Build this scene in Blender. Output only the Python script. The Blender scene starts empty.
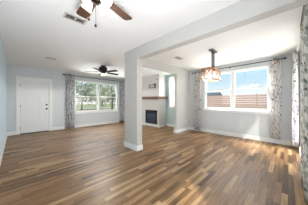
import bpy, bmesh, math, random
from mathutils import Vector, Matrix
random.seed(7)
S = bpy.context.scene
COL = S.collection
R = math.radians

# ------------------------------------------------------------------ camera, sky, sun, daylight, added fill, exposure
CAM_H = 1.15
cd = bpy.data.cameras.new('camera'); cam = bpy.data.objects.new('camera', cd); COL.objects.link(cam)
cam.location = (0, 0, CAM_H); cam.rotation_euler = (R(90), 0, R(-45.5))
cd.sensor_width = 36; cd.lens = 136.5 / 308 * 36; cd.shift_y = -0.5 / 308; cd.clip_start = 0.02
S.camera = cam

W = bpy.data.worlds.new('sky'); S.world = W; W.use_nodes = True
wn = W.node_tree.nodes; wl = W.node_tree.links
bg = wn['Background']
wt = wn.new('ShaderNodeTexCoord'); ws = wn.new('ShaderNodeSeparateXYZ'); wr = wn.new('ShaderNodeValToRGB')
wl.new(wt.outputs['Generated'], ws.inputs[0]); wl.new(ws.outputs['Z'], wr.inputs[0]); wl.new(wr.outputs[0], bg.inputs[0])
e = wr.color_ramp.elements
e[0].position = 0.035; e[0].color = (1.0, 1.0, 1.0, 1)
e[1].position = 0.27; e[1].color = (0.45, 0.74, 0.94, 1)
m_ = e.new(0.12); m_.color = (0.60, 0.83, 0.95, 1)
bg.inputs[1].default_value = 1.0

def sun_lamp(name, energy, rot, angle):
    d = bpy.data.lights.new(name, 'SUN'); d.energy = energy; d.angle = angle; d.color = (1, .96, .9)
    o = bpy.data.objects.new(name, d); COL.objects.link(o); o.rotation_euler = rot
sun_lamp('sun', 3.6, (R(38), 0, R(-35)), R(1))

def area(name, loc, target, sx, sy, power, color=(1, 1, 1)):
    d = bpy.data.lights.new(name, 'AREA'); d.shape = 'RECTANGLE'; d.size = sx; d.size_y = sy; d.energy = power; d.color = color
    o = bpy.data.objects.new(name, d); COL.objects.link(o); o.location = loc
    o.rotation_euler = (Vector(target) - Vector(loc)).to_track_quat('-Z', 'Y').to_euler()
DAY = (0.915, 0.945, 1.0)
area('added_near_fill', (0.45, -0.27, 1.4), (0.3, 3, 1.6), 1.1, 1.3, 3, DAY)  # fill lamp added in the made-up window, lights the living room
area('added_ceiling_fill', (0.35, -0.33, 0.3), (0.2, 1.0, 2.435), 1.0, 0.4, 76, DAY)  # low upward lamp in the made-up window, added to brighten the ceiling
area('daylight_patio_window', (3.5, -0.27, 1.2), (3.5, 2.5, 1.5), 2.3, 2.0, 15, DAY)
area('daylight_front_window', (2.93, 9.5, 4.1), (2.9, 4.0, 0.7), 5.0, 2.2, 430, DAY)
area('ground_bounce_front_window', (2.4, 11.2, -0.2), (2.4, 11.0, 3), 5.0, 5.0, 3600, DAY)
area('daylight_dining_window', (6.0, 1.33, 2.95), (3.4, 1.33, 0.4), 2.2, 1.0, 135, DAY)
area('ground_bounce_dining_window', (7.2, 1.33, -0.2), (7.0, 1.33, 3), 3.0, 3.4, 335, DAY)
area('daylight_side_window', (5.9, 3.6, 2.95), (3.6, 3.8, 0.4), 1.0, 1.0, 2400, DAY)
FAN_W, FAR_W, CHAND_W = 2.5, 95, 3.5

S.view_settings.view_transform = 'Standard'; S.view_settings.look = 'None'
S.view_settings.gamma = 1; S.view_settings.use_curve_mapping = False
S.view_settings.exposure = 0.2

# ------------------------------------------------------------------ materials
def srgb(r, g, b):
    f = lambda c: (c / 12.92 if c <= .04045 else ((c + .055) / 1.055) ** 2.4)
    return (f(r / 255), f(g / 255), f(b / 255), 1)

def mat(name, col, rough=.5, metal=0, spec=.5, noise=0, nscale=8, bump=0, bscale=60, emit=None, estr=0, trans=0):
    m = bpy.data.materials.new(name); m.use_nodes = True
    n = m.node_tree.nodes; l = m.node_tree.links; p = n['Principled BSDF']
    p.inputs['Base Color'].default_value = col; p.inputs['Roughness'].default_value = rough
    p.inputs['Metallic'].default_value = metal; p.inputs['Specular IOR Level'].default_value = spec
    tc = n.new('ShaderNodeTexCoord')
    if noise:
        t = n.new('ShaderNodeTexNoise'); t.inputs['Scale'].default_value = nscale; t.inputs['Detail'].default_value = 4
        l.new(tc.outputs['Object'], t.inputs['Vector'])
        mx = n.new('ShaderNodeMix'); mx.data_type = 'RGBA'
        mx.inputs['A'].default_value = tuple(c * (1 - noise) for c in col[:3]) + (1,)
        mx.inputs['B'].default_value = tuple(min(1, c * (1 + noise)) for c in col[:3]) + (1,)
        l.new(t.outputs['Fac'], mx.inputs['Factor']); l.new(mx.outputs['Result'], p.inputs['Base Color'])
    if bump:
        t2 = n.new('ShaderNodeTexNoise'); t2.inputs['Scale'].default_value = bscale; t2.inputs['Detail'].default_value = 3
        l.new(tc.outputs['Object'], t2.inputs['Vector'])
        b = n.new('ShaderNodeBump'); b.inputs['Strength'].default_value = bump; b.inputs['Distance'].default_value = .01
        l.new(t2.outputs['Fac'], b.inputs['Height']); l.new(b.outputs['Normal'], p.inputs['Normal'])
    if emit:
        p.inputs['Emission Color'].default_value = emit; p.inputs['Emission Strength'].default_value = estr
    return m

M = {}
M['wall'] = mat('wall_paint', srgb(212, 218, 221), .65, spec=.3, noise=.012, nscale=3, bump=.05, bscale=90)
M['teal_wall'] = mat('teal_wall_paint', srgb(192, 215, 213), .65, spec=.3, noise=.012, nscale=3, bump=.05, bscale=90)
M['blue_wall'] = mat('blue_wall_paint', srgb(206, 226, 240), .65, spec=.3, noise=.012, nscale=3, bump=.05, bscale=90)
M['white_wall'] = mat('white_wall_paint', srgb(207, 205, 200), .65, spec=.3, noise=.01, nscale=3, bump=.05, bscale=90)
M['ceiling'] = mat('ceiling_paint', srgb(248, 248, 247), .8, spec=.2, noise=.012, nscale=2, bump=.08, bscale=120)
M['trim'] = mat('white_trim', srgb(240, 241, 240), .4, noise=.01, nscale=5)
M['door'] = mat('white_door_paint', srgb(236, 238, 238), .38, noise=.01, nscale=5)
M['black'] = mat('black_metal', srgb(26, 24, 24), .35, metal=.6, noise=.1, nscale=30)
M['bronze'] = mat('dark_bronze', srgb(52, 40, 34), .35, metal=.7, noise=.15, nscale=30)
M['nickel'] = mat('dark_nickel', srgb(80, 80, 84), .3, metal=.8, noise=.1, nscale=30)
M['rod_grey'] = mat('brushed_grey_rod', srgb(22, 22, 25), .7, spec=.05, noise=.06, nscale=30)
M['copper'] = mat('copper_cage', srgb(188, 122, 82), .5, metal=.2, noise=.15, nscale=30)
M['vent'] = mat('vent_metal', srgb(196, 190, 182), .45, noise=.04, nscale=20)
M['vent_dark'] = mat('vent_shadow', srgb(70, 62, 55), .7, noise=.2, nscale=20)
M['plastic'] = mat('white_plastic', srgb(240, 240, 238), .3, noise=.01)
M['stone'] = mat('white_stone', srgb(225, 224, 220), .6, noise=.05, nscale=10, bump=.15, bscale=25)
M['ground'] = mat('lawn', srgb(150, 150, 98), .9, noise=.2, nscale=1.2, bump=.3, bscale=20)
M['road'] = mat('road', srgb(178, 170, 158), .85, noise=.12, nscale=2)
M['bark'] = mat('bark', srgb(92, 84, 72), .9, noise=.3, nscale=12, bump=.5, bscale=20)
M['rooftile'] = mat('shed_roof', srgb(92, 92, 96), .8, noise=.15, nscale=6)
M['siding'] = mat('shed_siding', srgb(178, 172, 166), .8, noise=.08, nscale=6)
M['bulb'] = mat('lit_bulb', (1, .85, .6, 1), .3, noise=.01, emit=(1, .80, .52, 1), estr=3)

def glass_mat():
    m = bpy.data.materials.new('window_glass'); m.use_nodes = True; n = m.node_tree.nodes; l = m.node_tree.links
    n.remove(n['Principled BSDF'])
    t = n.new('ShaderNodeBsdfTransparent'); t.inputs[0].default_value = (.98, .98, .98, 1)
    g = n.new('ShaderNodeBsdfGlossy'); g.inputs['Roughness'].default_value = .02
    mx = n.new('ShaderNodeMixShader'); mx.inputs[0].default_value = .05
    l.new(t.outputs[0], mx.inputs[1]); l.new(g.outputs[0], mx.inputs[2]); l.new(mx.outputs[0], n['Material Output'].inputs[0])
    return m
M['glass'] = glass_mat()

def shade_mat(name, tint, strength):
    m = bpy.data.materials.new(name); m.use_nodes = True; n = m.node_tree.nodes; l = m.node_tree.links
    p = n['Principled BSDF']; p.inputs['Base Color'].default_value = (.95, .93, .9, 1); p.inputs['Roughness'].default_value = .35
    t = n.new('ShaderNodeTexNoise'); t.inputs['Scale'].default_value = 14
    tc = n.new('ShaderNodeTexCoord'); l.new(tc.outputs['Object'], t.inputs['Vector'])
    mx = n.new('ShaderNodeMix'); mx.data_type = 'RGBA'
    mx.inputs['A'].default_value = tint; mx.inputs['B'].default_value = tuple(min(1, c * 1.08) for c in tint[:3]) + (1,)
    l.new(t.outputs['Fac'], mx.inputs['Factor']); l.new(mx.outputs['Result'], p.inputs['Emission Color'])
    p.inputs['Emission Strength'].default_value = strength
    return m
M['shade'] = shade_mat('frosted_lit_glass', (1, .90, .74, 1), .85)
M['shade_clear'] = shade_mat('pendant_lit_glass', (1, .86, .64, 1), .42)

def math_node(n, l, op, a, b=None):
    x = n.new('ShaderNodeMath'); x.operation = op
    for i, v in enumerate((a, b)):
        if v is None: continue
        if isinstance(v, (int, float)): x.inputs[i].default_value = v
        else: l.new(v, x.inputs[i])
    return x.outputs[0]

def floor_mat():
    m = bpy.data.materials.new('plank_floor'); m.use_nodes = True; n = m.node_tree.nodes; l = m.node_tree.links
    p = n['Principled BSDF']; p.inputs['Specular IOR Level'].default_value = .4
    tc = n.new('ShaderNodeTexCoord'); sx = n.new('ShaderNodeSeparateXYZ'); l.new(tc.outputs['Object'], sx.inputs[0])
    Mx = lambda op, a, b=None: math_node(n, l, op, a, b)
    def white(a, b=None):
        c = n.new('ShaderNodeCombineXYZ')
        for i, v in enumerate((a, b)):
            if v is None: continue
            if isinstance(v, (int, float)): c.inputs[i].default_value = v
            else: l.new(v, c.inputs[i])
        w = n.new('ShaderNodeTexWhiteNoise'); w.noise_dimensions = '2D'; l.new(c.outputs[0], w.inputs['Vector']); return w.outputs['Value']
    wdt = .06
    ry = Mx('DIVIDE', sx.outputs['Y'], wdt); row = Mx('FLOOR', ry); fy = Mx('FRACT', ry)
    off = Mx('MULTIPLY', white(row, 3.7), 7.3)
    rx = Mx('ADD', Mx('DIVIDE', sx.outputs['X'], .56), off); colm = Mx('FLOOR', rx); fx = Mx('FRACT', rx)
    tone = white(row, colm)
    # strong grain running along the boards, shifted from board to board
    c = n.new('ShaderNodeCombineXYZ')
    l.new(Mx('ADD', Mx('MULTIPLY', sx.outputs['X'], 1.6), Mx('MULTIPLY', tone, 40)), c.inputs[0])
    l.new(Mx('MULTIPLY', sx.outputs['Y'], 44), c.inputs[1])
    g = n.new('ShaderNodeTexNoise'); g.inputs['Scale'].default_value = 1.3; g.inputs['Detail'].default_value = 5; g.inputs['Roughness'].default_value = .6
    l.new(c.outputs[0], g.inputs['Vector'])
    k3 = Mx('MULTIPLY', Mx('SUBTRACT', tone, .5), 2)
    k3 = Mx('ADD', Mx('MULTIPLY', Mx('MULTIPLY', Mx('MULTIPLY', k3, k3), k3), .27), Mx('MULTIPLY', k3, .07))
    f = Mx('ADD', k3, Mx('ADD', Mx('MULTIPLY', g.outputs['Fac'], 1.1), .09))
    r = n.new('ShaderNodeValToRGB'); l.new(f, r.inputs[0]); e = r.color_ramp.elements
    e[0].position = .30; e[0].color = srgb(66, 44, 26)
    e[1].position = .98; e[1].color = srgb(176, 146, 110)
    for ps, cl in ((.46, (100, 73, 43)), (.62, (122, 90, 56)), (.80, (148, 115, 77))):
        q = e.new(ps); q.color = srgb(*cl)
    edge = Mx('MAXIMUM', Mx('LESS_THAN', fy, .03), Mx('LESS_THAN', fx, .008))
    mx = n.new('ShaderNodeMix'); mx.data_type = 'RGBA'; l.new(Mx('MULTIPLY', edge, .5), mx.inputs['Factor'])
    l.new(r.outputs[0], mx.inputs['A']); mx.inputs['B'].default_value = srgb(52, 36, 26)
    l.new(mx.outputs['Result'], p.inputs['Base Color'])
    l.new(Mx('ADD', Mx('MULTIPLY', g.outputs['Fac'], .14), .32), p.inputs['Roughness'])
    b = n.new('ShaderNodeBump'); b.inputs['Strength'].default_value = .12; b.inputs['Distance'].default_value = .004
    l.new(g.outputs['Fac'], b.inputs['Height']); l.new(b.outputs['Normal'], p.inputs['Normal'])
    return m
M['floor'] = floor_mat()

def wood_mat(name, dark, light, rough=.3, scale=(3, 30, 30), spec=.5):
    m = bpy.data.materials.new(name); m.use_nodes = True; n = m.node_tree.nodes; l = m.node_tree.links; p = n['Principled BSDF']
    tc = n.new('ShaderNodeTexCoord'); mp = n.new('ShaderNodeMapping'); mp.inputs['Scale'].default_value = scale
    t = n.new('ShaderNodeTexNoise'); t.inputs['Scale'].default_value = 1.5; t.inputs['Detail'].default_value = 5
    r = n.new('ShaderNodeValToRGB'); r.color_ramp.elements[0].position = .3; r.color_ramp.elements[1].position = .7
    r.color_ramp.elements[0].color = dark; r.color_ramp.elements[1].color = light
    l.new(tc.outputs['Object'], mp.inputs[0]); l.new(mp.outputs[0], t.inputs['Vector']); l.new(t.outputs['Fac'], r.inputs[0])
    l.new(r.outputs[0], p.inputs['Base Color']); p.inputs['Roughness'].default_value = rough; p.inputs['Specular IOR Level'].default_value = spec
    return m
M['blade'] = wood_mat('brown_blade_wood', srgb(50, 30, 16), srgb(96, 60, 30), .45, spec=.2)
M['blade_dark'] = wood_mat('black_blade_wood', srgb(28, 23, 21), srgb(44, 36, 32), .7, spec=.03)
M['mantel'] = wood_mat('mantel_wood', srgb(72, 48, 32), srgb(124, 86, 58), .6, (30, 3, 30))
M['fence'] = wood_mat('fence_wood', srgb(140, 110, 102), srgb(178, 150, 140), .85, (8, 1, 14))

def curtain_mat(name, base, leaf, dark, accent=None, scale=9.0, amount=.5, cover=.58):
    m = bpy.data.materials.new(name); m.use_nodes = True; n = m.node_tree.nodes; l = m.node_tree.links
    p = n['Principled BSDF']; p.inputs['Roughness'].default_value = .85; p.inputs['Specular IOR Level'].default_value = .15
    tc = n.new('ShaderNodeTexCoord'); mp = n.new('ShaderNodeMapping')
    rt = n.new('ShaderNodeMapping'); rt.inputs['Rotation'].default_value = (0, 0, R(35))
    l.new(tc.outputs['UV'], rt.inputs[0]); l.new(rt.outputs[0], mp.inputs[0])
    mp.inputs['Scale'].default_value = (scale * 1.9, scale * .85, 0)
    v = n.new('ShaderNodeTexVoronoi'); v.inputs['Scale'].default_value = 1; l.new(mp.outputs[0], v.inputs['Vector'])
    nz = n.new('ShaderNodeTexNoise'); nz.inputs['Scale'].default_value = 2.2; nz.inputs['Detail'].default_value = 3; l.new(mp.outputs[0], nz.inputs['Vector'])
    sc = n.new('ShaderNodeSeparateColor'); l.new(v.outputs['Color'], sc.inputs[0])
    Mx = lambda op, a, b=None: math_node(n, l, op, a, b)
    d = Mx('ADD', v.outputs['Distance'], Mx('MULTIPLY', nz.outputs['Fac'], .35))
    on = Mx('MULTIPLY', Mx('LESS_THAN', d, cover), Mx('LESS_THAN', sc.outputs[0], amount))
    dk = Mx('MULTIPLY', Mx('LESS_THAN', d, .50), Mx('GREATER_THAN', sc.outputs[1], .62))
    def mix(f, a, b):
        x = n.new('ShaderNodeMix'); x.data_type = 'RGBA'; l.new(f, x.inputs['Factor'])
        if isinstance(a, tuple): x.inputs['A'].default_value = a
        else: l.new(a, x.inputs['A'])
        x.inputs['B'].default_value = b; return x.outputs['Result']
    c = mix(on, base, leaf); c = mix(dk, c, dark)
    if accent:
        ac = Mx('MULTIPLY', Mx('LESS_THAN', d, .62), Mx('GREATER_THAN', sc.outputs[2], .955)); c = mix(ac, c, accent)
    l.new(c, p.inputs['Base Color'])
    tr = n.new('ShaderNodeBsdfTranslucent'); l.new(c, tr.inputs[0])
    ms = n.new('ShaderNodeMixShader'); ms.inputs[0].default_value = .4
    l.new(p.outputs[0], ms.inputs[1]); l.new(tr.outputs[0], ms.inputs[2]); l.new(ms.outputs[0], n['Material Output'].inputs[0])
    return m
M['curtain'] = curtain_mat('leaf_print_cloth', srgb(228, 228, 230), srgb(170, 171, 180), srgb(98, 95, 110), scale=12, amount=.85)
M['curtain_pale'] = curtain_mat('pale_leaf_print_cloth', srgb(236, 233, 230), srgb(200, 197, 198), srgb(116, 104, 112), scale=12, amount=.7)
M['curtain_big'] = curtain_mat('grey_leaf_print_cloth', srgb(236, 235, 229), srgb(188, 187, 180), srgb(116, 116, 111), srgb(196, 164, 64), scale=13, amount=.97, cover=.72)

def foliage_mat(name, a, b):
    m = bpy.data.materials.new(name); m.use_nodes = True; n = m.node_tree.nodes; l = m.node_tree.links; p = n['Principled BSDF']
    tc = n.new('ShaderNodeTexCoord'); t = n.new('ShaderNodeTexNoise'); t.inputs['Scale'].default_value = 3
    r = n.new('ShaderNodeValToRGB'); r.color_ramp.elements[0].color = a; r.color_ramp.elements[1].color = b
    r.color_ramp.elements[0].position = .35; r.color_ramp.elements[1].position = .65
    l.new(tc.outputs['Object'], t.inputs['Vector']); l.new(t.outputs['Fac'], r.inputs[0]); l.new(r.outputs[0], p.inputs['Base Color'])
    p.inputs['Roughness'].default_value = .8
    return m
M['leaves'] = foliage_mat('oak_leaves', srgb(132, 140, 120), srgb(176, 180, 154))
M['leaves_dark'] = foliage_mat('dark_leaves', srgb(98, 108, 90), srgb(142, 150, 124))

# ------------------------------------------------------------------ mesh helpers
def box(bm, x0, x1, y0, y1, z0, z1, mtx=None):
    v = [bm.verts.new(p) for p in ((x0,y0,z0),(x1,y0,z0),(x1,y1,z0),(x0,y1,z0),(x0,y0,z1),(x1,y0,z1),(x1,y1,z1),(x0,y1,z1))]
    for f in ((3,2,1,0),(4,5,6,7),(0,1,5,4),(1,2,6,5),(2,3,7,6),(3,0,4,7)):
        bm.faces.new([v[i] for i in f])
    if mtx is not None: bmesh.ops.transform(bm, matrix=mtx, verts=v)
    return v

def frame(bm, x0, x1, y0, y1, z0, z1, w):      # rectangular ring in the XZ plane
    box(bm, x0, x0 + w, y0, y1, z0, z1); box(bm, x1 - w, x1, y0, y1, z0, z1)
    box(bm, x0 + w, x1 - w, y0, y1, z0, z0 + w); box(bm, x0 + w, x1 - w, y0, y1, z1 - w, z1)

def tube(bm, pts, r, seg=10, caps=True):
    pts = [Vector(p) for p in pts]; rings = []
    for i, p in enumerate(pts):
        d = (pts[min(i + 1, len(pts) - 1)] - pts[max(i - 1, 0)]).normalized()
        a = d.orthogonal().normalized(); b = d.cross(a)
        rr = r[i] if isinstance(r, (list, tuple)) else r
        rings.append([bm.verts.new(p + a * rr * math.cos(t) + b * rr * math.sin(t)) for t in (2 * math.pi * k / seg for k in range(seg))])
    for A, B in zip(rings, rings[1:]):
        # match ring phases
        off = min(range(seg), key=lambda o: (A[0].co - B[o].co).length)
        for k in range(seg):
            try: bm.faces.new((A[k], A[(k + 1) % seg], B[(k + 1 + off) % seg], B[(k + off) % seg]))
            except ValueError: pass
    if caps:
        bm.faces.new(rings[0][::-1]); bm.faces.new(rings[-1])

def lathe(bm, prof, seg=24, mtx=None, close=True):
    rings = []; vs = []
    for r, z in prof:
        ring = [bm.verts.new((r * math.cos(2 * math.pi * k / seg), r * math.sin(2 * math.pi * k / seg), z)) for k in range(seg)]
        rings.append(ring); vs += ring
    for A, B in zip(rings, rings[1:]):
        for k in range(seg): bm.faces.new((A[k], A[(k + 1) % seg], B[(k + 1) % seg], B[k]))
    if close:
        bm.faces.new(rings[0][::-1]); bm.faces.new(rings[-1])
    if mtx is not None: bmesh.ops.transform(bm, matrix=mtx, verts=vs)

def build(name, bm, m, parent=None, smooth=False, bevel=0, loc=None, recalc=True):
    if recalc: bmesh.ops.recalc_face_normals(bm, faces=bm.faces)
    me = bpy.data.meshes.new(name); bm.to_mesh(me); bm.free(); me.materials.append(M[m] if isinstance(m, str) else m)
    if smooth:
        me.shade_smooth()
    o = bpy.data.objects.new(name, me); COL.objects.link(o)
    if parent: o.parent = parent
    if loc: o.location = loc
    if bevel:
        b = o.modifiers.new('bevel', 'BEVEL'); b.width = bevel; b.segments = 2; b.limit_method = 'ANGLE'; b.angle_limit = R(40)
    if smooth:
        try:
            w = o.modifiers.new('wn', 'WEIGHTED_NORMAL')
        except Exception: pass
    return o

def tag(o, label, cat, group=None, kind=None):
    o['label'] = label; o['category'] = cat
    if group: o['group'] = group
    if kind: o['kind'] = kind
    return o

def thing(name, label, cat, loc=(0, 0, 0), rz=0, group=None, kind=None):
    o = bpy.data.objects.new(name, None); COL.objects.link(o); o.empty_display_size = .1
    o.location = loc; o.rotation_euler = (0, 0, rz)
    return tag(o, label, cat, group, kind)

def B(*boxes):
    bm = bmesh.new()
    for b in boxes: box(bm, *b)
    return bm

def copy_tree(o, parent=None):
    c = o.copy(); COL.objects.link(c)
    if parent: c.parent = parent
    for ch in list(o.children): copy_tree(ch, c)
    return c

# ------------------------------------------------------------------ room shell
CZ = 2.435
XL, XR, YF, YB = -.2, 5.1, -.2, 6.78
T = .16
GZ = -.25                     # ground outside

def struct(name, bm, m, label, cat, **k):
    o = build(name, bm, m, **k); return tag(o, label, cat, kind='structure')

struct('floor', B((XL - T, XR + T, YF - T, YB + T, -.12, 0)), 'floor', 'brown wood plank floor running through both rooms', 'floor')
struct('ceiling', B((XL - T, XR + T, YF - T, YB + T, CZ, CZ + .15)), 'ceiling', 'white painted flat ceiling over both rooms', 'ceiling')
struct('wall_left', B((XL - T, XL, YF - T, YB + T, 0, CZ)), 'blue_wall', 'pale blue wall at the far left edge of the photo', 'wall')

def wall_with_holes(axis, c0, c1, a0, a1, holes):
    """axis 'x': wall runs along X between y=c0..c1; 'y': runs along Y between x=c0..c1. holes: (a, b, z0, z1)"""
    bm = bmesh.new(); cur = a0
    def bx(p, q, z0, z1):
        if q - p < 1e-6 or z1 - z0 < 1e-6: return
        if axis == 'x': box(bm, p, q, c0, c1, z0, z1)
        else: box(bm, c0, c1, p, q, z0, z1)
    for a, b, z0, z1 in sorted(holes):
        bx(cur, a, 0, CZ); bx(a, b, 0, z0); bx(a, b, z1, CZ); cur = b
    bx(cur, a1, 0, CZ)
    return bm

W1 = (1.88, 4.0, .70, 2.13)      # front window (door wall)
W2 = (.36, 2.31, .87, 2.22)       # dining window
W3 = (3.2, 4.0, .95, 2.33)        # side window past the opening
W4 = (2.3, 4.7, .15, 2.2)         # tall window beside the near curtain
W5 = (-.15, .95, .12, 2.2)         # unseen window, made up behind the camera to light the room
D1 = (.11, .96, 0, 1.97)
struct('wall_back', wall_with_holes('x', YB, YB + T, XL, XR, [W1, D1]), 'wall', 'pale grey-blue wall holding the white door and the garden window', 'wall')
struct('wall_alcove', wall_with_holes('y', XR, XR + T, 2.98, YB + T, [W3]), 'teal_wall', 'pale teal wall with the narrow bright window, right of the fireplace', 'wall')
struct('wall_right', wall_with_holes('y', XR, XR + T, YF, 2.98, [W2]), 'wall', 'pale grey wall holding the wide dining window', 'wall')
struct('wall_front', wall_with_holes('x', YF - T, YF, XL, XR + T, [W4, W5]), 'wall', 'pale grey wall behind the large patterned curtain at the right edge', 'wall')
DY0, DY1 = 2.93, 3.04
struct('wall_divider', B((4.17, XR, DY0, DY1, 0, CZ)), 'white_wall', 'short white wall stub between the dining corner and the fireplace room', 'wall')
HZ = 2.185
struct('ceiling_beam', B((2.0, 2.15, YF, DY1, HZ - .01, CZ)), 'white_wall', 'long white dropped beam crossing the ceiling toward the column', 'beam')
struct('header_beam', B((2.15, 4.17, DY0, DY1, HZ, CZ)), 'white_wall', 'white header over the opening in front of the fireplace', 'beam')
struct('wall_column', B((2.0, 2.15, 2.52, DY1, 0, HZ - .01)), 'white_wall', 'white square column with a low base under the dropped beam', 'column')
# corner trim and baseboards
BH = .125; BT = .016
def base(name, *b, label): struct(name, B(*b), 'trim', label, 'baseboard', bevel=.004)
base('baseboard_left', (XL, XL + BT, YF, YB, 0, BH), label='white baseboard along the blue left wall')
base('baseboard_back', (XL + BT, .03, YB - BT, YB, 0, BH), (1.04, XR, YB - BT, YB, 0, BH), label='white baseboard under the garden window')
base('baseboard_right', (XR - BT, XR, YF, DY0, 0, BH), (XR - BT, XR, DY1, 4.18, 0, BH), label='white baseboard under the dining window')
base('baseboard_front', (2.0, XR - BT, YF, YF + BT, 0, BH), label='white baseboard behind the large patterned curtain')
base('baseboard_divider', (4.17, XR - BT, DY0 - BT, DY0, 0, BH), (4.17 - BT, 4.17, DY0 - BT, DY1 + BT, 0, BH), (4.17, XR - BT, DY1, DY1 + BT, 0, BH), label='white baseboard wrapped round the wall stub')
base('baseboard_column', (2.0 - BT, 2.15 + BT, 2.52 - BT, 2.52, 0, BH), (2.0 - BT, 2.0, 2.52, DY1, 0, BH), (2.15, 2.15 + BT, 2.52, DY1, 0, BH), (2.0 - BT, 2.15 + BT, DY1, DY1 + BT, 0, BH), label='white baseboard wrapped round the column')

# ------------------------------------------------------------------ windows (local: x across, y outward, z up)
def window(name, label, loc, rz, w, h, units, rail=.5, fw=.04, depth=T, stool=True, casing=0):
    t = thing(name, label, 'window', loc, rz, kind='structure')
    bm = bmesh.new(); frame(bm, 0, w, .02, depth - .02, 0, h, fw * .6)
    uw = w / units
    for i in range(1, units): box(bm, i * uw - .04, i * uw + .04, .02, depth - .02, fw * .6, h - fw * .6)
    build('window_frame', bm, 'trim', t)
    for i in range(units):
        a = fw * .6 if i == 0 else i * uw + .04; b = w - fw * .6 if i == units - 1 else (i + 1) * uw - .04
        zr = h * rail
        up = bmesh.new(); frame(up, a, b, .085, .115, zr - .018, h - fw * .6, .028); so = build('sash', up, 'trim', t)
        build('pane', B((a + .03, b - .03, .098, .102, zr + .01, h - fw * .6 - .03)), 'glass', so)
        lo = bmesh.new(); frame(lo, a, b, .05, .08, fw * .6, zr + .018, .028); so = build('sash', lo, 'trim', t)
        build('pane', B((a + .03, b - .03, .063, .067, fw * .6 + .03, zr - .01)), 'glass', so)
    if stool:
        build('sill', B((-.05, w + .05, -.045, .03, -.03, 0), (-.03, w + .03, -.018, 0, -.085, -.03)), 'trim', t, bevel=.004)
    if casing:
        c = bmesh.new(); k = casing
        box(c, -k, 0, -.02, 0, -k * .2, h + k); box(c, w, w + k, -.02, 0, -k * .2, h + k); box(c, 0, w, -.02, 0, h, h + k)
        build('casing', c, 'trim', t, bevel=.003)
    return t
window('window_1', 'wide double garden window with white frame looking onto trees', (W1[0], YB, W1[2]), 0, W1[1] - W1[0], W1[3] - W1[2], 2)
window('window_2', 'wide white double-hung dining window showing blue sky and a fence', (XR, W2[1], W2[2]), R(-90), W2[1] - W2[0], W2[3] - W2[2], 2, rail=.53, fw=.08)
window('window_3', 'narrow bright window past the opening, right of the fireplace', (XR, W3[1], W3[2]), R(-90), W3[1] - W3[0], W3[3] - W3[2], 1)
window('window_4', 'tall white window between the two curtains at the right edge', (W4[1], YF, W4[2]), R(180), W4[1] - W4[0], W4[3] - W4[2], 2, stool=False)
window('added_window', 'white double-hung window made up behind the camera, unseen, to light the room', (W5[1], YF, W5[2]), R(180), W5[1] - W5[0], W5[3] - W5[2], 2)

# ------------------------------------------------------------------ entry door
t = thing('door_1', 'white panelled entry door with two dark locks at the far left', 'door', (0, YB, 0), 0, kind='structure')
dx0, dx1, dh = D1[0], D1[1], D1[3]
bm = bmesh.new()
box(bm, dx0 - .085, dx0, -.02, 0, 0, dh + .085); box(bm, dx1, dx1 + .085, -.02, 0, 0, dh + .085); box(bm, dx0, dx1, -.02, 0, dh, dh + .085)
build('door_casing', bm, 'trim', t, bevel=.004)
bm = bmesh.new(); box(bm, dx0 + .0, dx0 + .02, 0, T - .02, 0, dh); box(bm, dx1 - .02, dx1, 0, T - .02, 0, dh); box(bm, dx0 + .02, dx1 - .02, 0, T - .02, dh - .02, dh)
build('door_jamb', bm, 'trim', t)
sl = build('door_slab', B((dx0 + .024, dx1 - .026, .012, .055, .022, dh - .024)), 'door', t, bevel=.003)
pw = (dx1 - dx0 - .05)
for i in range(2):
    px0 = dx0 + .024 + .11 + i * (pw / 2 - .02); px1 = px0 + pw / 2 - .165
    for z0, z1 in ((.2, .78), (.93, 1.5), (1.62, 1.83)):
        bm = bmesh.new(); frame(bm, px0, px1, .004, .012, z0, z1, .022); box(bm, px0 + .045, px1 - .045, .006, .012, z0 + .045, z1 - .045)
        build('raised_panel', bm, 'door', sl, bevel=.003)
build('threshold', B((dx0 + .02, dx1 - .02, -.03, .1, 0, .02)), 'bronze', t, bevel=.004)
for z in (.22, 1.0, 1.76):
    bm = bmesh.new(); tube(bm, [(dx0 + .022, .004, z - .045), (dx0 + .022, .004, z + .045)], .007); o = build('hinge', bm, 'nickel', t)
rx = lambda x, y, z: Matrix.Translation((x, y, z)) @ Matrix.Rotation(R(90), 4, 'X')
kx = dx1 - .085
bm = bmesh.new(); lathe(bm, [(.034, 0), (.034, .008), (.028, .014), (.014, .016), (.014, .04), (.026, .046), (.031, .056), (.029, .068), (.016, .074)], 20, rx(kx, .012, .885))
o = build('door_knob', bm, 'black', t, smooth=True); o['label'] = 'round black door knob'
bm = bmesh.new(); lathe(bm, [(.032, 0), (.032, .01), (.027, .018), (.01, .02)], 20, rx(kx, .012, 1.045)); box(bm, kx - .006, kx + .006, -.03, -.006, 1.025, 1.065)
o = build('deadbolt', bm, 'black', t); o['label'] = 'black deadbolt thumb turn'

# ------------------------------------------------------------------ fireplace corner
FX = 4.6; FY0, FY1 = 4.19, 5.45
IY0, IY1, IZ0, IZ1 = 4.32, 5.10, .12, .76
bm = bmesh.new()
for a, b, z0, z1 in ((FY0, IY0, 0, CZ), (IY1, FY1, 0, CZ), (IY0, IY1, 0, IZ0), (IY0, IY1, IZ1, CZ)): box(bm, FX, XR, a, b, z0, z1)
struct('wall_chimney', bm, 'white_wall', 'white chimney breast standing out above the fireplace', 'chimney wall')
t = thing('fireplace', 'black glass-fronted fireplace insert set low in the white chimney breast', 'fireplace', (FX, (IY0 + IY1) / 2, IZ0), R(90))
hw = (IY1 - IY0) / 2; hh = IZ1 - IZ0      # local: x along wall, y toward the room is +? (rz 90: local x -> +Y, local y -> -X)
bm = bmesh.new(); frame(bm, -hw, hw, -.02, .02, 0, hh, .06); box(bm, -hw + .06, hw - .06, -.005, .012, hh - .13, hh - .06)
build('surround', bm, 'black', t, bevel=.003)
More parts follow.
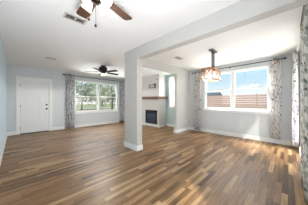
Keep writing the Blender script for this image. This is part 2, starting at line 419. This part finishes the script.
bm = bmesh.new(); box(bm, -hw + .02, hw - .02, -.32, -.30, .02, hh - .02); box(bm, -hw + .02, -hw + .04, -.30, -.02, .02, hh - .02); box(bm, hw - .04, hw - .02, -.30, -.02, .02, hh - .02); box(bm, -hw + .04, hw - .04, -.30, -.02, .02, .04); box(bm, -hw + .04, hw - .04, -.30, -.02, hh - .04, hh - .02)
build('firebox', bm, 'black', t)
M['fire_glass'] = mat('dark_fire_glass', srgb(46, 58, 78), .12, spec=.9, noise=.1, nscale=4)
build('fire_glass', B((-hw + .06, hw - .06, -.012, -.004, .06, hh - .13)), 'fire_glass', t)
bm = bmesh.new()
for k in range(4): box(bm, -hw + .1, hw - .1, .012, .02, hh - .118 + k * .013, hh - .112 + k * .013)
build('air_grille', bm, 'nickel', t)
tag(build('hearth', B((FX - .06, XR - .02, FY0 - .06, FY0 - .001, 0, .075), (FX - .06, FX - .001, FY0 - .001, FY1, 0, .075)), 'stone', bevel=.008), 'low white hearth base along the foot of the chimney breast', 'hearth')
tag(build('mantel_shelf', B((FX - .16, XR - .002, FY0 - .10, FY0, 1.285, 1.40), (FX - .16, FX, FY0, FY1 + .05, 1.285, 1.40)), 'mantel', bevel=.006), 'rustic brown wood mantel shelf on the white chimney breast', 'mantel shelf')
t = thing('wall_bracket', 'small black rectangular wall bracket above the wooden mantel', 'bracket', (FX, 4.63, 1.82), R(90))
bm = bmesh.new(); frame(bm, -.21, .21, 0, .02, 0, .16, .026); build('bracket_frame', bm, 'black', t)
build('mounting_tab', B((-.21, -.15, .0, .03, .15, .20), (-.21, -.165, .02, .04, .0, .16)), 'black', t)
bm = bmesh.new(); lathe(bm, [(.026, 0), (.026, .006), (.01, .01), (.01, .03), (.016, .036), (.01, .042)], 16, Matrix.Translation((FX, 4.34, 2.2)) @ Matrix.Rotation(R(-90), 4, 'Y'))
tag(build('wall_hook', bm, 'nickel', smooth=True), 'tiny grey hook high on the chimney breast above the bracket', 'hook')

# blind in the side window
t = thing('window_blind', 'white slatted blind lowered over the narrow window by the fireplace', 'blind', (XR + .03, (W3[0] + W3[1]) / 2, W3[2]), R(-90))
bw = (W3[1] - W3[0]) / 2 - .05; bh = W3[3] - W3[2]
M['blind'] = curtain_mat('white_blind', srgb(246, 246, 246), srgb(244, 244, 244), srgb(240, 240, 240))
bm = bmesh.new()
nsl = 44
for k in range(nsl):
    z = .05 + (bh - .13) * k / (nsl - 1)
    box(bm, -bw, bw, -.0008, .0008, -.013, .013, Matrix.Translation((0, 0, z)) @ Matrix.Rotation(R(28), 4, 'X'))
build('slats', bm, 'blind', t)
build('headrail', B((-bw, bw, -.014, .014, bh - .07, bh - .036)), 'trim', t)
build('bottom_rail', B((-bw, bw, -.008, .008, .018, .032)), 'trim', t)

# ------------------------------------------------------------------ curtains
def curtain(label, loc, rz, w, h, pleats, amp, m, group, seed=0, flare=.0, top_squeeze=.0):
    rnd = random.Random(seed)
    t = thing('curtain', label, 'curtain', loc, rz, group)
    bm = bmesh.new(); nx = pleats * 8; nz = 14; ph = rnd.random() * 6
    jit = [rnd.uniform(.75, 1.2) for _ in range(pleats + 1)]
    g = []
    for j in range(nz + 1):
        v = j / nz; row = []
        for i in range(nx + 1):
            u = i / nx; a = amp * jit[int(u * pleats)] * (1.05 - .25 * v)
            x = (u - .5) * w * (1 - top_squeeze * v + flare * (1 - v) ** 2) + .006 * math.sin(5 * v + 9 * u + ph)
            y = a * math.sin(2 * math.pi * pleats * u) + .006 * math.sin(3 * v + 6 * u + ph)
            row.append(bm.verts.new((x, y, v * h)))
        g.append(row)
    for j in range(nz):
        for i in range(nx): bm.faces.new((g[j][i], g[j][i + 1], g[j + 1][i + 1], g[j + 1][i]))
    uvl = bm.loops.layers.uv.new('uv')
    span = [0.0]
    for i in range(nx): span.append(span[-1] + (g[7][i + 1].co - g[7][i].co).length)
    where = {g[j][i]: (span[i] + seed * 1.37, h * j / nz) for j in range(nz + 1) for i in range(nx + 1)}
    for f in bm.faces:
        for lp in f.loops: lp[uvl].uv = where[lp.vert]
    o = build('cloth', bm, m, t, recalc=True); o.data.shade_smooth()
    s = o.modifiers.new('solid', 'SOLIDIFY'); s.thickness = .003
    # eyelets where the cloth crosses the pole
    for i in range(pleats * 2):
        u = (i + .0 + .5) / (pleats * 2); x = (round(u * pleats * 2 - .5) / (pleats * 2) - .5) * w * (1 - top_squeeze)
        r = bmesh.new(); k = [(x, .026 * math.cos(q), h - .05 + .026 * math.sin(q)) for q in (2 * math.pi * s_ / 12 for s_ in range(13))]
        tube(r, k, .004, 6, False); build('eyelet', r, 'nickel', t)
    return t

def rod(label, p0, p1, wall_dir, r=.012, brackets=3, m='bronze'):
    p0 = Vector(p0); p1 = Vector(p1); c = (p0 + p1) / 2; d = (p1 - p0); L = d.length; wd = Vector(wall_dir)
    t = thing('curtain_rod', label, 'curtain rod', c, 0); d.normalize()
    bm = bmesh.new(); tube(bm, [-d * L / 2, d * L / 2], r); build('pole', bm, m, t)
    for s in (-1, 1):
        q = Vector((0, 0, 1)).rotation_difference(d * s).to_matrix().to_4x4()
        bm = bmesh.new(); lathe(bm, [(.012, 0), (.02, .006), (.012, .014), (.024, .03), (.028, .045), (.02, .062), (.006, .07)], 16, Matrix.Translation(d * s * L / 2) @ q)
        build('finial', bm, m, t, smooth=True)
    for k in range(brackets):
        o = d * (L * (k / (brackets - 1) - .5) * .97); bm = bmesh.new()
        tube(bm, [o, o + wd], .007); e = o + wd; box(bm, e.x - .02, e.x + .02, e.y - .02, e.y + .02, e.z - .035, e.z + .035) if False else None
        tube(bm, [e, e - wd.normalized() * .008], .024); build('bracket', bm, m, t)
    return t
g1 = 'leaf-print curtains of the garden window'
rod('dark curtain rod over the garden window', (1.44, YB - .085, 2.30), (4.5, YB - .085, 2.30), (0, .085, 0))
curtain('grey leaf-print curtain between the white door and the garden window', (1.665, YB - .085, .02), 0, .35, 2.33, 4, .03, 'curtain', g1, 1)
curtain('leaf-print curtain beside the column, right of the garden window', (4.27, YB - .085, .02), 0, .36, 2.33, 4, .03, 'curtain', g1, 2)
g2 = 'leaf-print curtains of the dining window'
rod('dark curtain rod with ball finials over the dining window', (XR - .085, 2.72, 2.31), (XR - .085, .10, 2.31), (.085, 0, 0))
curtain('leaf-print curtain in the dining corner behind the pendant lamp', (XR - .085, 2.535, .05), R(90), .27, 2.31, 3, .03, 'curtain_pale', g2, 3)
curtain('narrow leaf-print curtain right of the dining window near the corner', (XR - .085, .24, .14), R(90), .22, 2.22, 4, .026, 'curtain_pale', g2, 4)
g3 = 'grey leaf-print curtains of the tall window'
rod('white curtain rod above the tall window at the right edge', (5.0, -.15, 2.32), (2.1, -.15, 2.32), (0, -.05, 0), m='trim')
curtain('leaf-print curtain, its backlight put into paler cloth, bunched in the corner right of the dining wall', (4.80, -.125, .12), 0, .42, 2.25, 5, .045, 'curtain_pale', g3, 5)  # paler cloth than its pair: window backlight put into the colour
curtain('large near leaf-print curtain with mustard leaves at the right edge', (2.72, -.16, .01), 0, .85, 2.36, 9, .026, 'curtain_big', g3, 6)

# ------------------------------------------------------------------ ceiling vents
def vent(label, x, y, w, d, rz=0):
    t = thing('ceiling_vent', label, 'vent', (x, y, CZ), rz, 'ceiling air vents')
    bm = bmesh.new(); f = .022
    box(bm, -w/2, -w/2 + f, -d/2, d/2, -.012, 0); box(bm, w/2 - f, w/2, -d/2, d/2, -.012, 0)
    box(bm, -w/2 + f, w/2 - f, -d/2, -d/2 + f, -.012, 0); box(bm, -w/2 + f, w/2 - f, d/2 - f, d/2, -.012, 0)
    box(bm, -.006, .006, -d/2 + f, d/2 - f, -.012, 0)
    build('vent_frame', bm, 'vent', t)
    build('duct_shade', B((-w/2 + f, w/2 - f, -d/2 + f, d/2 - f, -.002, 0)), 'vent_dark', t)  # dark sheet: shade inside the duct put into its colour
    bm = bmesh.new(); n = 7
    for k in range(n):
        yy = -d/2 + f + (d - 2*f) * (k + .5) / n
        for s in (-1, 1):
            x0 = .006 if s > 0 else -w/2 + f; x1 = w/2 - f if s > 0 else -.006
            box(bm, x0, x1, -.007, .007, -.0006, .0006, Matrix.Translation((0, yy, -.0075)) @ Matrix.Rotation(R(35), 4, 'X'))
    build('louvres', bm, 'vent', t)
    return t
vent('ceiling vent beside the blade of the near fan', .65, 2.33, .30, .16)
vent('small ceiling vent above the white entry door', .74, 4.97, .25, .13)
vent('small ceiling vent in front of the header beam', 3.34, 2.28, .27, .14)

# ------------------------------------------------------------------ ceiling fans
def blade_mesh(r0, r1, w0, w1, th=.008, pitch=10):
    bm = bmesh.new(); top = []; n = 14
    pts = []
    for i in range(n + 1):
        u = i / n; x = r0 + (r1 - r0) * u; w = w0 + (w1 - w0) * u
        e = 1.0
        if u > .9: e = math.sqrt(max(0, 1 - ((u - .9) / .1) ** 2)) * .35 + .65
        pts.append((x, w / 2 * e))
    lo = [[bm.verts.new((x, s * y, z)) for (x, y) in pts] for s in (-1, 1) for z in (-th / 2, th / 2)]
    a, b, c, d = lo     # a: -y low, b: -y high, c: +y low, d: +y high
    for i in range(n):
        bm.faces.new((a[i], a[i+1], c[i+1], c[i])); bm.faces.new((b[i], d[i], d[i+1], b[i+1]))
        bm.faces.new((a[i], b[i], b[i+1], a[i+1])); bm.faces.new((c[i], c[i+1], d[i+1], d[i]))
    bm.faces.new((a[0], c[0], d[0], b[0])); bm.faces.new((a[n], b[n], d[n], c[n]))
    bmesh.ops.rotate(bm, verts=bm.verts, cent=(0, 0, 0), matrix=Matrix.Rotation(R(pitch), 3, 'X'))
    return bm

def fan(label, x, y, zb, R1, a0, blade_m, body_m, hug=False, pitch=10):
    t = thing('ceiling_fan', label, 'ceiling fan', (x, y, CZ), 0)
    z = zb - CZ
    bm = bmesh.new(); lathe(bm, [(.02, 0), (.085, 0), (.088, -.02), (.07, -.05), (.03, -.06)], 28); build('ceiling_canopy', bm, body_m, t, smooth=True)
    bm = bmesh.new(); lathe(bm, [(.03, -.045), (.09, -.05), (.115, z + .05), (.115, z + .02), (.085, z - .02), (.05, z - .035), (.03, z - .04)] if not hug else [(.03, -.045), (.135, -.055), (.145, -.08), (.14, z + .02), (.09, z - .02), (.05, z - .035), (.03, z - .04)], 28); build('motor_housing', bm, body_m, t, smooth=True)
    for k in range(5):
        ang = R(a0 + 72 * k)
        b = build('blade', blade_mesh(.17, R1, .115, .15, pitch=pitch), blade_m, t); b.location = (0, 0, z); b.rotation_euler = (0, 0, ang)
        bm = bmesh.new(); box(bm, .085, .22, -.022, .022, .004, .010); box(bm, .2, .25, -.038, .038, .003, .009); build('blade_iron', bm, body_m, b)
    bm = bmesh.new(); lathe(bm, [(.03, z - .035), (.05, z - .05), (.052, z - .085), (.035, z - .1), (.012, z - .105)] if not hug else [(.03, z - .035), (.07, z - .04), (.07, z - .052), (.02, z - .054)], 24); build('light_fitter', bm, body_m, t, smooth=True)
    return t, z

t, z = fan('brown wooden ceiling fan with frosted lamp shades at the top of the photo', .585, 1.41, 2.27, .52, 15, 'blade', 'bronze', pitch=10)
for k in range(4):
    a = R(22 + 90 * k)
    q = Matrix.Rotation(a, 4, 'Z') @ Matrix.Translation((.08, 0, z - .06)) @ Matrix.Rotation(R(-42), 4, 'Y')
    bm = bmesh.new(); lathe(bm, [(.018, .012), (.026, .0), (.034, -.012), (.044, -.04), (.052, -.08), (.055, -.095), (.051, -.095), (.042, -.05), (.028, -.014)], 24, q, close=False)
    s = build('lamp_shade', bm, 'shade', t, smooth=True)
    bm = bmesh.new(); lathe(bm, [(.006, -.015), (.016, -.028), (.02, -.045), (.016, -.06), (.004, -.068)], 16, q); build('bulb', bm, 'bulb', s, smooth=True)
    bm = bmesh.new(); tube(bm, [Matrix.Rotation(a, 4, 'Z') @ Vector((.03, 0, z - .075)), q @ Vector((0, 0, .02))], .01); build('lamp_arm', bm, 'bronze', t)
    L = bpy.data.lights.new('fan_lamp', 'POINT'); L.energy = FAN_W; L.shadow_soft_size = .03; L.color = (1, .94, .87)
    lo = bpy.data.objects.new('fan_lamp', L); COL.objects.link(lo); lo.parent = t; lo.location = q @ Vector((0, 0, -.13))
for cx, cy, ln in ((-.055, .05, .17), (-.004, .004, .235)):
    bm = bmesh.new(); tube(bm, [(cx, cy, z - .08), (cx, cy, z - .08 - ln)], .0016, 6)
    c = build('pull_chain', bm, 'bronze', t)
    bm = bmesh.new(); lathe(bm, [(.002, 0), (.008, -.005), (.0125, -.016), (.0115, -.028), (.002, -.036)], 12, Matrix.Translation((cx, cy, z - .08 - ln))); build('chain_knob', bm, 'bronze', c, smooth=True)

t, z = fan('black ceiling fan with one lit globe before the garden window', 2.2, 4.71, 2.215, .62, 3, 'blade_dark', 'black', True, -9)
bm = bmesh.new(); lathe(bm, [(.06, z - .053), (.08, z - .066), (.088, z - .09), (.074, z - .122), (.04, z - .14), (.004, z - .146)], 24); s = build('lamp_shade', bm, 'shade', t, smooth=True)
L = bpy.data.lights.new('fan_lamp', 'SPOT'); L.energy = FAR_W; L.spot_size = R(172); L.spot_blend = .15; L.shadow_soft_size = .05; L.color = (1, .96, .91)
lo = bpy.data.objects.new('fan_lamp', L); COL.objects.link(lo); lo.parent = t; lo.location = (0, 0, z - .17)

# ------------------------------------------------------------------ pendant over the dining space
PX, PY = 3.47, 1.34
t = thing('pendant_lamp', 'copper cage pendant lamp with lit glass shades hanging by the dining window', 'pendant lamp', (PX, PY, CZ), 0)
bm = bmesh.new(); box(bm, -.15, .15, -.055, .055, -.03, 0); build('ceiling_plate', bm, 'nickel', t, bevel=.005)
zt, zb = 1.955 - CZ, 1.70 - CZ; hx, hy = .25, .125
for s in (-1, 1):
    bm = bmesh.new(); tube(bm, [(s * .055, 0, -.03), (s * .055, 0, zt)], .016); build('hanging_rod', bm, 'rod_grey', t)
OX, OY = -.045, .03
bm = bmesh.new(); b_ = .009
for sx_ in (-1, 1):
    for sy_ in (-1, 1): box(bm, sx_*hx - b_, sx_*hx + b_, sy_*hy - b_, sy_*hy + b_, zb, zt)
for zz in (zt, zb):
    for sy_ in (-1, 1): box(bm, -hx - b_, hx + b_, sy_*hy - b_, sy_*hy + b_, zz - b_, zz + b_)
    for sx_ in (-1, 1): box(bm, sx_*hx - b_, sx_*hx + b_, -hy + b_, hy - b_, zz - b_, zz + b_)
box(bm, -hx, hx, -.012, .012, zt - b_, zt + b_)
build('cage_frame', bm, 'copper', t, loc=(OX, OY, 0))
bm = bmesh.new()
for sy_ in (-1, 1):
    tube(bm, [(-hx, sy_*hy, zt), (hx, sy_*hy, zb)], .007, 6); tube(bm, [(-hx, sy_*hy, zb), (hx, sy_*hy, zt)], .007, 6)
for sx_ in (-1, 1):
    tube(bm, [(sx_*hx, -hy, zt), (sx_*hx, hy, zb)], .007, 6); tube(bm, [(sx_*hx, -hy, zb), (sx_*hx, hy, zt)], .007, 6)
build('cross_brace', bm, 'copper', t, loc=(OX, OY, 0))
for k in range(4):
    px, py = OX + (-.11, .11)[k % 2], OY + (-.052, .052)[k // 2]
    bm = bmesh.new(); lathe(bm, [(.016, 0), (.022, -.008), (.022, -.03)], 16, Matrix.Translation((px, py, zt - .01))); so = build('socket', bm, 'copper', t)
    bm = bmesh.new(); lathe(bm, [(.022, -.03), (.034, -.05), (.047, -.12), (.05, -.175), (.046, -.175), (.03, -.06)], 20, Matrix.Translation((px, py, zt)), close=False)
    s = build('lamp_shade', bm, 'shade_clear', t, smooth=True)
    bm = bmesh.new(); lathe(bm, [(.006, -.05), (.018, -.07), (.026, -.1), (.018, -.125), (.003, -.132)], 14, Matrix.Translation((px, py, zt))); build('bulb', bm, 'bulb', s, smooth=True)
    L = bpy.data.lights.new('pendant_bulb', 'POINT'); L.energy = CHAND_W; L.shadow_soft_size = .03; L.color = (1, .90, .76)
    lo = bpy.data.objects.new('pendant_bulb', L); COL.objects.link(lo); lo.parent = t; lo.location = (px, py, zt - .2)

# ------------------------------------------------------------------ wall outlet
t = thing('wall_outlet', 'white wall outlet low on the wall stub by the dining corner', 'outlet', (4.81, DY0, .38), 0)
build('cover_plate', B((-.036, .036, -.006, 0, -.058, .058)), 'plastic', t, bevel=.002)
for zc in (-.024, .024):
    s = build('socket', B((-.017, .017, -.009, -.006, zc - .015, zc + .015)), 'plastic', t, bevel=.001)
    build('slots', B((-.008, -.005, -.0095, -.009, zc - .004, zc + .008), (.005, .008, -.0095, -.009, zc - .004, zc + .008), (-.003, .003, -.0095, -.009, zc - .012, zc - .007)), 'black', s)

# ------------------------------------------------------------------ outdoors
tag(build('lawn_ground', B((-40, 70, YB + T + .02, 90, GZ - .1, GZ), (XR + T + .02, 70, -40, YB + T + .02, GZ - .1, GZ)), 'ground'), 'dry green lawn outside the garden window', 'lawn', kind='structure')
tag(build('road', B((-40, 70, 30, 36, GZ, GZ + .02)), 'road'), 'pale road crossing beyond the lawn', 'road', kind='structure')

def tree(label, x, y, h, cr, seed, m='leaves', trunk=.14):
    rnd = random.Random(seed)
    t = thing('tree', label, 'tree', (x, y, GZ), 0, 'trees beyond the lawn')
    bm = bmesh.new(); tube(bm, [(0, 0, 0), (.1, .05, h * .25), (.0, .1, h * .5), (.15, 0, h * .78)], [trunk, trunk * .8, trunk * .6, trunk * .25], 9)
    for k in range(6):
        a = k * 1.05 + rnd.random(); q = h * rnd.uniform(.28, .5)
        tube(bm, [(.05, .05, q), (cr * .45 * math.cos(a), cr * .45 * math.sin(a), q + h * .13), (cr * .8 * math.cos(a), cr * .8 * math.sin(a), q + h * .2)], [trunk * .45, trunk * .3, trunk * .12], 7)
    build('trunk', bm, 'bark', t)
    bm = bmesh.new()
    blobs = []
    for k in range(22):
        a = rnd.uniform(0, 6.28); rr = cr * math.sqrt(rnd.random()) * .85; zz = h * rnd.uniform(.24, .92)
        blobs.append((rr * math.cos(a), rr * math.sin(a), zz, cr * rnd.uniform(.24, .42)))
    for bx_, by_, bz_, br in blobs:
        for _ in range(95):
            d = Vector((rnd.gauss(0, 1), rnd.gauss(0, 1), rnd.gauss(0, .75))).normalized() * br * rnd.uniform(.55, 1.0)
            c = Vector((bx_, by_, bz_)) + d; s = rnd.uniform(.12, .26)
            u = Vector((rnd.gauss(0, 1), rnd.gauss(0, 1), rnd.gauss(0, 1))).normalized(); w = u.orthogonal().normalized()
            bm.faces.new([bm.verts.new(c + u * s), bm.verts.new(c + w * s * .5), bm.verts.new(c - u * s), bm.verts.new(c - w * s * .5)])
    build('crown', bm, m, t, recalc=False)
tree('large spreading tree in the left pane of the garden window', 2.6, 19, 7.5, 3.4, 11)
tree('tall tree behind the centre bar of the garden window', 7.6, 24, 8, 3.6, 12, 'leaves_dark')
tree('leafy tree in the right pane of the garden window', 9.2, 17, 6.5, 3.0, 13)
tree('distant dark tree past the road in the left pane', 5.5, 40, 9, 4.2, 14, 'leaves_dark', .2)
tree('distant dark tree past the road in the right pane', 18.5, 40, 9.5, 4.0, 15, 'leaves_dark', .2)
tree('distant pale tree past the road between the darker trees', 11.5, 50, 9, 4.6, 16, 'leaves', .2)
tree('distant dark tree past the road at the right window edge', 28, 42, 9, 4.4, 17, 'leaves_dark', .3)

t = thing('wooden_fence', 'brown horizontal board fence outside the dining window', 'fence', (13, 3, GZ), R(90))
bm = bmesh.new(); n = 11; FH = 1.98
for k in range(n): box(bm, -9, 9, -.012, .012, FH * k / n + .01, FH * (k + 1) / n - .01)
build('boards', bm, 'fence', t)
for k in range(8):
    xx = -9 + 18 * k / 7
    build('post', B((xx - .05, xx + .05, -.115, -.015, 0, FH + .04)), 'fence', t)
t = thing('shed', 'grey shed roof rising above the fence outside the dining window', 'shed', (16.2, 6.2, GZ), 0)
build('walls', B((-.9, .9, -.6, .7, 0, 2.05)), 'siding', t)
bm = bmesh.new()
v = [bm.verts.new(p) for p in ((-1.05, -.75, 2.05), (1.05, -.75, 2.05), (1.05, .85, 2.05), (-1.05, .85, 2.05), (0, -.75, 2.5), (0, .85, 2.5))]
for f in ((3, 2, 1, 0), (0, 1, 4), (2, 3, 5), (0, 4, 5, 3), (1, 2, 5, 4)): bm.faces.new([v[i] for i in f])
build('roof', bm, 'rooftile', t)
